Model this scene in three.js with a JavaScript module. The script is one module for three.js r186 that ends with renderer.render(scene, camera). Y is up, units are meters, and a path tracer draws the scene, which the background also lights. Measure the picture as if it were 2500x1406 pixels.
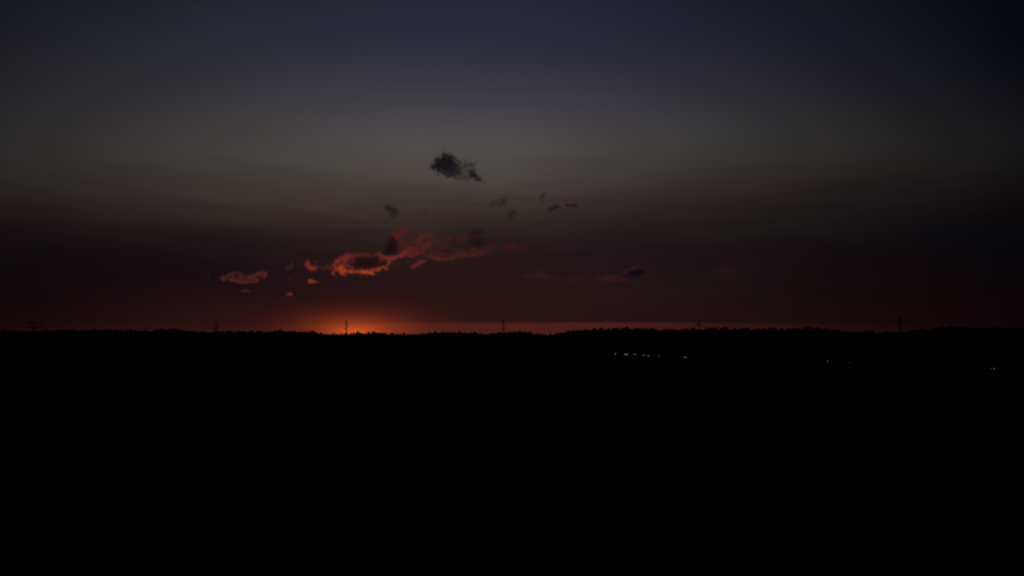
// Afterglow over wooded hills: pylons on the skyline, a few street lamps in the dark valley.
import * as THREE from 'three';
import { mergeGeometries } from 'three/addons/utils/BufferGeometryUtils.js';

const renderer = new THREE.WebGLRenderer({ antialias: true });
renderer.setSize(1024, 575);
renderer.toneMapping = THREE.LinearToneMapping;
renderer.toneMappingExposure = 1;
renderer.shadowMap.enabled = true;
const scene = new THREE.Scene();
const D2R = Math.PI / 180;

// ---------------------------------------------------------------- camera: 35 m above the valley floor, looking north
const camera = new THREE.PerspectiveCamera(45.7, 1024 / 575, 1, 40000);
camera.position.set(0, 35, 0);
camera.rotation.order = 'YXZ';
camera.rotation.x = 4.0807 * D2R;

// ---------------------------------------------------------------- small maths
function rng(seed) { let a = seed >>> 0; return () => { a = (a + 0x6d2b79f5) >>> 0; let t = a; t = Math.imul(t ^ (t >>> 15), t | 1); t ^= t + Math.imul(t ^ (t >>> 7), t | 61); return ((t ^ (t >>> 14)) >>> 0) / 4294967296; }; }
const clamp = (x, a, b) => Math.min(b, Math.max(a, x));
const lerp = (a, b, t) => a + (b - a) * t;
const smooth = (a, b, x) => { const t = clamp((x - a) / (b - a), 0, 1); return t * t * (3 - 2 * t); };
const hash = (x, y) => { let h = Math.imul(x, 374761393) + Math.imul(y, 668265263); h = Math.imul(h ^ (h >>> 13), 1274126177); return ((h ^ (h >>> 16)) >>> 0) / 4294967296; };
function noise(x, y) {                                   // gradient noise, about -1 .. 1
  const xi = Math.floor(x), yi = Math.floor(y), xf = x - xi, yf = y - yi;
  const u = xf * xf * xf * (xf * (xf * 6 - 15) + 10), v = yf * yf * yf * (yf * (yf * 6 - 15) + 10);
  const g = (a, b) => { const t = hash(xi + a, yi + b) * 6.2831853; return Math.cos(t) * (xf - a) + Math.sin(t) * (yf - b); };
  return 1.5 * lerp(lerp(g(0, 0), g(1, 0), u), lerp(g(0, 1), g(1, 1), u), v);
}
function fbm(x, y, octaves) { let s = 0, a = 0.5; for (let i = 0; i < octaves; i++) { s += a * noise(x, y); x = x * 2.03 + 17.3; y = y * 2.03 - 9.1; a *= 0.5; } return s; }
function table(xs, ys) {                                 // monotone cubic through (xs, ys)
  const n = xs.length, d = [], m = new Array(n);
  for (let i = 0; i < n - 1; i++) d.push((ys[i + 1] - ys[i]) / (xs[i + 1] - xs[i]));
  m[0] = d[0]; m[n - 1] = d[n - 2];
  for (let i = 1; i < n - 1; i++) m[i] = d[i - 1] * d[i] <= 0 ? 0 : 2 * d[i - 1] * d[i] / (d[i - 1] + d[i]);
  return (x) => {
    if (x <= xs[0]) return ys[0];
    if (x >= xs[n - 1]) return ys[n - 1];
    let i = 0; while (x > xs[i + 1]) i++;
    const h = xs[i + 1] - xs[i], t = (x - xs[i]) / h, t2 = t * t, t3 = t2 * t;
    return (2 * t3 - 3 * t2 + 1) * ys[i] + (t3 - 2 * t2 + t) * h * m[i] + (3 * t2 - 2 * t3) * ys[i + 1] + (t3 - t2) * h * m[i + 1];
  };
}
const toLinear = (c) => { c = Math.max(0, c) / 255; return c <= 0.04045 ? c / 12.92 : Math.pow((c + 0.055) / 1.055, 2.4); };

// ---------------------------------------------------------------- the sky: air and clouds by compass bearing and elevation, in degrees (0 = north)
// air colours (sRGB) after sunset; a row for each elevation, a column for each bearing
const SKY_AZ = [-40, -36.5, -30, -24, -18, -12.5, -8, -4, 0, 4, 8, 13, 18, 23, 27, 31, 34.5, 37, 40];
const SKY_EL = [0.2, 0.8, 1.5, 2.3, 3.2, 4.2, 5.2, 6.2, 7.2, 7.8, 8.2, 8.55, 8.9, 9.25, 9.6, 10.2, 11.2, 12.2, 13.2, 14.2, 15.5, 17, 19, 21, 23.5, 26, 29];
const SKY_RGB = [
  [[22, 6, 7], [25.5, 8.2, 8.2], [36.4, 13.1, 13.1], [45, 17, 17], [44.3, 17.7, 17], [44, 18.5, 17.5], [44, 19.1, 18.1], [44, 19.5, 18.5], [44, 20, 19], [41.2, 18.6, 18.1], [38.4, 17.2, 17.1], [34.7, 15.4, 15.9], [31.3, 13.5, 14.3], [28.6, 11.5, 11.6], [25.1, 9.4, 9.8], [20.9, 6.9, 7.9], [16.8, 5.2, 6.2], [13.5, 3.8, 4.8], [11, 3, 4]],
  [[20.1, 6, 7.2], [23.6, 8.2, 8.5], [34.3, 12.9, 13.2], [42.7, 16.6, 17], [42.9, 17.5, 17.2], [43.3, 18.3, 17.7], [43.6, 19.1, 18.3], [43.6, 19.5, 18.7], [43.6, 20, 19.2], [40.7, 18.6, 18.3], [37.8, 17.2, 17.4], [34.3, 15.5, 16.2], [30.9, 13.7, 14.6], [27.8, 11.5, 12], [24.4, 9.5, 10.1], [20.5, 7.3, 8.3], [16.4, 5.2, 6.4], [13.1, 3.5, 4.9], [10.3, 3, 4.2]],
  [[17.5, 6, 7.6], [20.8, 8.2, 8.8], [30.9, 12.4, 13.4], [39.1, 15.8, 17], [40.7, 17, 17.4], [42, 18.2, 18], [42.9, 19.1, 18.6], [42.9, 19.5, 19.1], [42.9, 20, 19.5], [39.9, 18.6, 18.7], [36.8, 17.2, 17.9], [33.5, 15.8, 16.7], [30.2, 14.2, 15.2], [26.3, 11.6, 12.6], [23.2, 9.8, 10.7], [19.9, 7.9, 8.9], [15.8, 5.1, 6.7], [12.4, 3, 5], [9.4, 3, 4.4]],
  [[14.4, 6, 7.9], [17.5, 8.2, 9.2], [27.1, 11.9, 13.5], [34.8, 15, 17], [38.1, 16.5, 17.7], [40.6, 17.9, 18.4], [42.1, 19.1, 19], [42.2, 19.5, 19.5], [42.2, 20, 19.9], [39.3, 19.1, 19.3], [36.4, 18.2, 18.6], [32.8, 16.7, 17.3], [28.9, 14.8, 15.6], [24.8, 12, 13], [21.8, 10, 11], [18.8, 8, 9], [14.4, 5.1, 6.9], [10.9, 3, 5.4], [8.3, 3, 4.7]],
  [[14, 7.1, 9.5], [16.4, 8.8, 10.5], [23.3, 11.4, 14], [29.8, 13.9, 17.1], [35.2, 16.2, 18.5], [38.5, 17.9, 19.4], [40.3, 19.1, 19.9], [40.7, 19.8, 20.2], [41.1, 20.4, 20.4], [38.7, 20.1, 19.9], [36.3, 19.9, 19.5], [32, 17.9, 17.9], [27.4, 15.6, 16], [23.2, 12.5, 13.4], [20.3, 10.3, 11.3], [17.6, 8, 9], [12.8, 5.1, 7.2], [9.2, 3, 5.9], [7, 3, 5]],
  [[14, 8.5, 11.4], [16.3, 9.7, 12.2], [20.9, 11.6, 14.9], [25.4, 13.4, 17.4], [32.4, 16.3, 19.6], [36.3, 18.1, 20.7], [38.1, 19.2, 21.1], [39, 20.1, 21], [40, 21, 21], [37.6, 20.9, 20.7], [35.2, 20.8, 20.5], [30.5, 18.7, 18.7], [25.9, 16.1, 16.6], [21.9, 13, 14.1], [19.2, 10.6, 12.1], [16.5, 8.3, 10.1], [11.6, 5.7, 8.6], [7.8, 3.8, 7.5], [7, 3.9, 6.2]],
  [[15.9, 10.3, 12.6], [17.3, 11.1, 13.7], [19.7, 12.6, 16], [22.9, 14.1, 18.1], [30.9, 17.9, 21.1], [35.7, 19.9, 22.5], [38, 20.9, 22.8], [37.8, 20.9, 22.2], [37.6, 21, 21.6], [35, 20.6, 21.6], [32.3, 20.2, 21.6], [28.7, 18.2, 19.9], [25.2, 15.9, 17.8], [21.5, 13.2, 15.4], [18.7, 11, 13.6], [15.7, 8.7, 11.8], [10.5, 6.4, 10.4], [6.5, 4.7, 9.4], [7, 4.7, 7.3]],
  [[18.8, 12.2, 13.6], [19.7, 13, 14.7], [22.2, 15.3, 17.6], [24.5, 16.8, 19.7], [32, 20.6, 22.6], [36.3, 22.5, 24.1], [38.3, 23.2, 24.5], [37.1, 22.3, 23.6], [36, 21.7, 22.7], [33.5, 20.9, 22.8], [30.9, 20.1, 23], [27.8, 18, 21.2], [24.5, 15.6, 19], [21.2, 13.4, 16.7], [18.2, 11.4, 15], [14.9, 9.6, 13.6], [10.2, 7.6, 11.8], [7, 6, 10], [7, 5.6, 8.5]],
  [[25.1, 17.7, 17.8], [23.9, 16.6, 17.2], [26.1, 19.1, 20.1], [28, 20.8, 22.3], [34.9, 24.1, 24], [38.4, 26.1, 25.6], [39.4, 26.6, 26.3], [37.6, 25.1, 25.5], [36, 23.8, 24.8], [33.6, 22.6, 24.7], [31.3, 21.5, 24.5], [28.7, 19.9, 22.7], [25.8, 18.2, 20.6], [21.9, 15.2, 18.2], [18.7, 13.7, 16.9], [14.3, 11.7, 15.6], [10.9, 9.4, 12.8], [8.7, 7.3, 10.3], [7.9, 6.4, 9.4]],
  [[30.6, 22.7, 21.9], [28.9, 20.8, 20.7], [30.4, 23, 23], [31.8, 24.6, 25], [36.8, 27, 26.5], [39.8, 28.6, 27.5], [40.5, 29.2, 28], [39.1, 27.9, 27.4], [37.9, 26.8, 26.9], [35.5, 25.3, 26.2], [33.1, 23.9, 25.5], [30.5, 22.6, 23.7], [27.6, 21.2, 21.8], [23.8, 18.5, 19.7], [20, 16.3, 18.2], [15.5, 13.2, 16.4], [12.6, 10.4, 13.2], [10.1, 7.8, 10.8], [8.8, 6.9, 9.9]],
  [[32.8, 25.3, 23.9], [30.9, 23.2, 22.8], [34.8, 26.6, 25.8], [35.3, 27.8, 27.3], [38.4, 29.1, 28.3], [40.7, 30.5, 29.2], [41.5, 31.2, 29.7], [40.3, 29.9, 28.9], [39.3, 28.9, 28.3], [36.8, 27.2, 27.2], [34.3, 25.5, 26.2], [31.7, 24.4, 24.4], [28.9, 23.3, 22.7], [25.1, 20.7, 20.6], [21.2, 17.7, 18.8], [16.9, 14.3, 16.7], [13.7, 11.1, 13.5], [11, 8.1, 11.1], [9.7, 7.7, 10.6]],
  [[33.9, 27.2, 25.2], [32.8, 25.3, 24.6], [37.8, 29.3, 28], [39.7, 31.4, 30], [42.1, 32.8, 30.7], [42.4, 32.8, 30.9], [42.4, 33, 31.2], [41.4, 31.7, 30.2], [40.5, 30.7, 29.5], [37.9, 28.8, 28.1], [35.4, 27, 26.7], [32.7, 26, 25.1], [30, 25.1, 23.4], [26.1, 21.6, 21.3], [22.2, 18.4, 19.3], [18.1, 15.3, 16.9], [14.7, 11.7, 13.8], [12.2, 9.1, 11.9], [10.8, 8.8, 11.3]],
  [[35.1, 29.1, 26.6], [34.6, 27.3, 26.4], [39.8, 31.5, 30], [43.7, 34.7, 32.5], [46.1, 36.5, 33.1], [45.8, 36.2, 33.3], [44.5, 35.4, 33], [42.8, 33.7, 31.7], [41.7, 32.6, 30.7], [39, 30.4, 29], [36.5, 28.4, 27.3], [34.1, 27.5, 26], [31.2, 25.9, 24.4], [27, 22.3, 22], [23.1, 19.1, 19.7], [19.3, 16.2, 17.2], [16.1, 12.8, 14.8], [13.5, 10.4, 12.9], [11.9, 9.9, 12.1]],
  [[36.2, 31, 27.9], [36.3, 29.4, 28.2], [41.7, 33.7, 32], [45.8, 37, 34.6], [49.1, 39.3, 34.9], [49.2, 39.4, 35.5], [47.8, 38.5, 35.4], [45.8, 36.6, 34], [44.2, 35.2, 32.9], [41.3, 32.7, 31], [38.6, 30.3, 29.2], [35.7, 28.8, 27.5], [32.4, 26.8, 25.4], [28, 22.9, 22.6], [24.2, 19.9, 20.2], [20.8, 17.2, 18.2], [17.4, 14, 15.8], [14.8, 11.7, 14], [12.9, 10.9, 12.9]],
  [[37.4, 32.9, 29.2], [37.7, 31.5, 29.8], [43.7, 35.9, 33.9], [47.9, 39.2, 36.7], [51.5, 41.8, 36.8], [52.2, 42.3, 37.4], [51.2, 41.6, 37.7], [48.9, 39.6, 36.4], [47.1, 38.1, 35.4], [43.8, 35.1, 33.2], [40.7, 32.3, 31.1], [37.4, 30.2, 28.9], [33.7, 27.6, 26.4], [29, 23.7, 23.4], [25.7, 21.1, 21.5], [22.2, 18.2, 19.2], [18.8, 15.1, 16.8], [16.1, 13, 15], [14, 12, 13.7]],
  [[38, 34.9, 31.3], [39.9, 35, 32.5], [46.9, 39.6, 37.2], [51.5, 43.1, 40.2], [54.9, 45.5, 40.6], [56.4, 46.6, 41.2], [56.5, 46.6, 41.7], [54.1, 44.7, 40.5], [52, 43, 39.6], [48.1, 39.2, 36.9], [44.4, 35.6, 34.4], [40.3, 32.5, 31.4], [35.9, 29.2, 28.3], [31.8, 26, 25.8], [28.3, 23.2, 23.6], [24.7, 19.9, 20.9], [21.2, 17.4, 18.7], [18, 15.3, 16.8], [15.8, 13.8, 15.1]],
  [[36.7, 35.8, 33.4], [41, 37.8, 35.2], [50.3, 44.5, 41.6], [56.1, 48.6, 45.5], [60.6, 51.7, 47.1], [62.2, 52.9, 47.8], [62.5, 53.2, 48.3], [61, 52.1, 47.4], [59.8, 51.2, 46.8], [55.2, 46.4, 43.6], [50.9, 42, 40.7], [46, 38.1, 37.1], [41.2, 34.4, 33.5], [36.6, 30.4, 30.1], [33.1, 27.5, 27.5], [29.5, 25, 24.8], [24.2, 21.3, 21.5], [20.1, 18.1, 19.1], [17.2, 15.6, 17]],
  [[36, 36, 34.5], [43.1, 41.1, 39.1], [51.6, 47.4, 44.6], [59.5, 53.1, 50], [65.3, 57.5, 53.3], [68, 59.5, 54.8], [68.8, 60.2, 55.4], [67.7, 59.5, 54.7], [67, 59.2, 54.5], [62.1, 53.9, 50.9], [57.5, 49.1, 47.7], [52, 44.7, 43.4], [46.7, 40.6, 39.3], [41.9, 36, 35], [36.8, 31.7, 30.8], [31.8, 28.3, 27.6], [25.9, 23.7, 24.2], [21.3, 20, 21.6], [18.3, 17.3, 19.3]],
  [[34.7, 34.7, 34.1], [42.2, 40.2, 40], [54.8, 52.3, 49.9], [61.6, 57.2, 54.3], [67.3, 61.1, 57.4], [71.2, 64.2, 60.2], [75.3, 67.9, 63.8], [73.9, 66.9, 63.4], [72.9, 66.3, 63.4], [68.1, 61.4, 59], [63.5, 56.9, 55], [55.8, 50.2, 48.4], [50.1, 45.4, 43.5], [44, 39.3, 38.1], [38.9, 35.1, 34.3], [33.1, 30.7, 30.4], [26.7, 25.4, 26.5], [21.3, 20.6, 22.7], [17, 16.7, 19.3]],
  [[33.5, 33.5, 33.7], [41.3, 39.3, 40.8], [53.3, 50.7, 50], [63.6, 60.6, 58.3], [70.7, 66.8, 63.1], [74.2, 69, 65.2], [76.2, 70.6, 66.9], [75.3, 69.8, 66.8], [74.5, 69.3, 67], [69.8, 64.6, 62.7], [65.3, 60.3, 58.6], [59.2, 55.1, 53.2], [53, 50.1, 47.7], [46.4, 43.3, 41.9], [40.2, 37.7, 37.3], [32.5, 30.8, 31.5], [25.4, 24.6, 26.5], [20.1, 20, 22.8], [15.5, 15.5, 18.9]],
  [[31.9, 31.9, 33.1], [38.6, 37.4, 40.2], [51.1, 48.7, 50.1], [61, 58.1, 58], [69, 65.7, 64.8], [74.3, 70.7, 68.7], [77.4, 73.7, 70.8], [77.2, 73.4, 70.6], [76.9, 73.1, 70.6], [72.4, 68.6, 67], [67.8, 64.1, 63.6], [60.9, 58.2, 57.3], [53.4, 51.7, 50.8], [45.3, 43.2, 43.7], [38.2, 36.4, 37.8], [30.2, 29.2, 31.6], [22.9, 22.6, 26.4], [17.5, 17.4, 22.1], [13, 13, 18]],
  [[29.5, 29.6, 32.3], [35.2, 35.1, 39.1], [46.6, 45.2, 48.9], [56.8, 54.4, 57.1], [65.8, 63, 65.7], [71, 68, 70.5], [73.6, 70.5, 72.6], [73.4, 70.3, 72.2], [73.1, 69.9, 71.8], [69.2, 66.1, 68.3], [65.2, 62.1, 64.8], [58.6, 56.6, 59], [51.1, 50.1, 52.4], [42.3, 40.7, 44.2], [34.8, 33.6, 38], [26.7, 26.2, 31.7], [19.6, 19.5, 25.9], [14.3, 14.3, 21.2], [10.5, 10.8, 16.5]],
  [[25.7, 26.2, 30.7], [31.3, 32, 37.7], [40.9, 40.7, 47], [49.6, 48.5, 55], [57.5, 55.9, 62.4], [62.5, 60.7, 67.2], [65, 63, 69.6], [65, 63, 69.5], [64.6, 62.5, 69.2], [61.4, 59.4, 66.3], [57.9, 55.9, 63.3], [51.6, 50.2, 57.4], [44.5, 43.5, 50.8], [36.8, 35.7, 43.8], [29.8, 29.3, 37.7], [22.2, 22.4, 30.6], [15.6, 16.1, 23.7], [10.7, 11.4, 18.4], [7.5, 8.5, 14.3]],
  [[21.8, 22.7, 29.2], [27.5, 28.5, 35.6], [35.7, 36.7, 44.9], [43.3, 43.6, 52.4], [49.4, 49.4, 59], [53.5, 53.1, 63], [55.4, 54.7, 64.8], [55.1, 54.3, 64.7], [54.5, 53.6, 64.4], [52.1, 51.3, 62.5], [49.4, 48.6, 60.3], [44.1, 43.6, 54.7], [38.1, 37.8, 48.3], [31.2, 31.4, 41.1], [24.9, 25.5, 34.7], [18.1, 19.1, 27.9], [12.5, 13.8, 21.6], [8.1, 9.6, 16.6], [5.1, 7, 12.8]],
  [[18.3, 19.2, 26], [23.8, 25, 32.9], [30.2, 32.3, 41.2], [36.5, 38.5, 48.4], [40.4, 42.5, 54.3], [42.8, 44.8, 57.8], [44.4, 46.1, 59.3], [44.6, 46.2, 59.2], [44.3, 45.8, 58.9], [42.3, 43.5, 56.7], [39.9, 40.8, 54.1], [35.5, 36.6, 49.6], [30.9, 32.3, 44.5], [25.5, 27.3, 37.4], [20.6, 22.7, 31.6], [15.3, 17.4, 26.1], [10.4, 12.2, 19.8], [6.6, 8.1, 14.7], [4.1, 5.3, 10.3]],
  [[17.4, 18.3, 25.1], [22.1, 23.3, 31.3], [26.8, 29, 37.9], [31.4, 34.4, 44.3], [34.1, 37.7, 48.9], [36.3, 39.9, 52.5], [37.5, 40.9, 54.5], [37.5, 40.8, 54.7], [37.2, 40.4, 54.6], [35.6, 38.5, 52.6], [33.8, 36.3, 50.5], [30.2, 32.9, 46.4], [26.2, 29.1, 41.2], [21.7, 24.6, 34.2], [17.6, 20.3, 28.8], [13.7, 15.7, 23.8], [9.4, 10.9, 17.8], [6.1, 7.3, 13.4], [3.9, 4.8, 9.7]],
  [[17.4, 18.3, 25.1], [22.2, 23.4, 31.4], [25.6, 27.9, 36.9], [28.2, 31.3, 41], [29.7, 33.4, 43.9], [31.5, 35.4, 47.2], [32.4, 36.2, 49.2], [32.2, 36.1, 49.5], [31.8, 35.7, 49.6], [30.5, 33.9, 47.8], [28.9, 31.9, 45.7], [26.1, 29, 41.8], [22.8, 25.7, 37], [19, 21.9, 31.4], [16.1, 18.7, 27.2], [13.3, 15.4, 23.3], [9.6, 11.1, 18.1], [6.3, 7.5, 13.7], [3.9, 4.8, 9.7]],
];
const SUN_AZ = -12.88;
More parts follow.
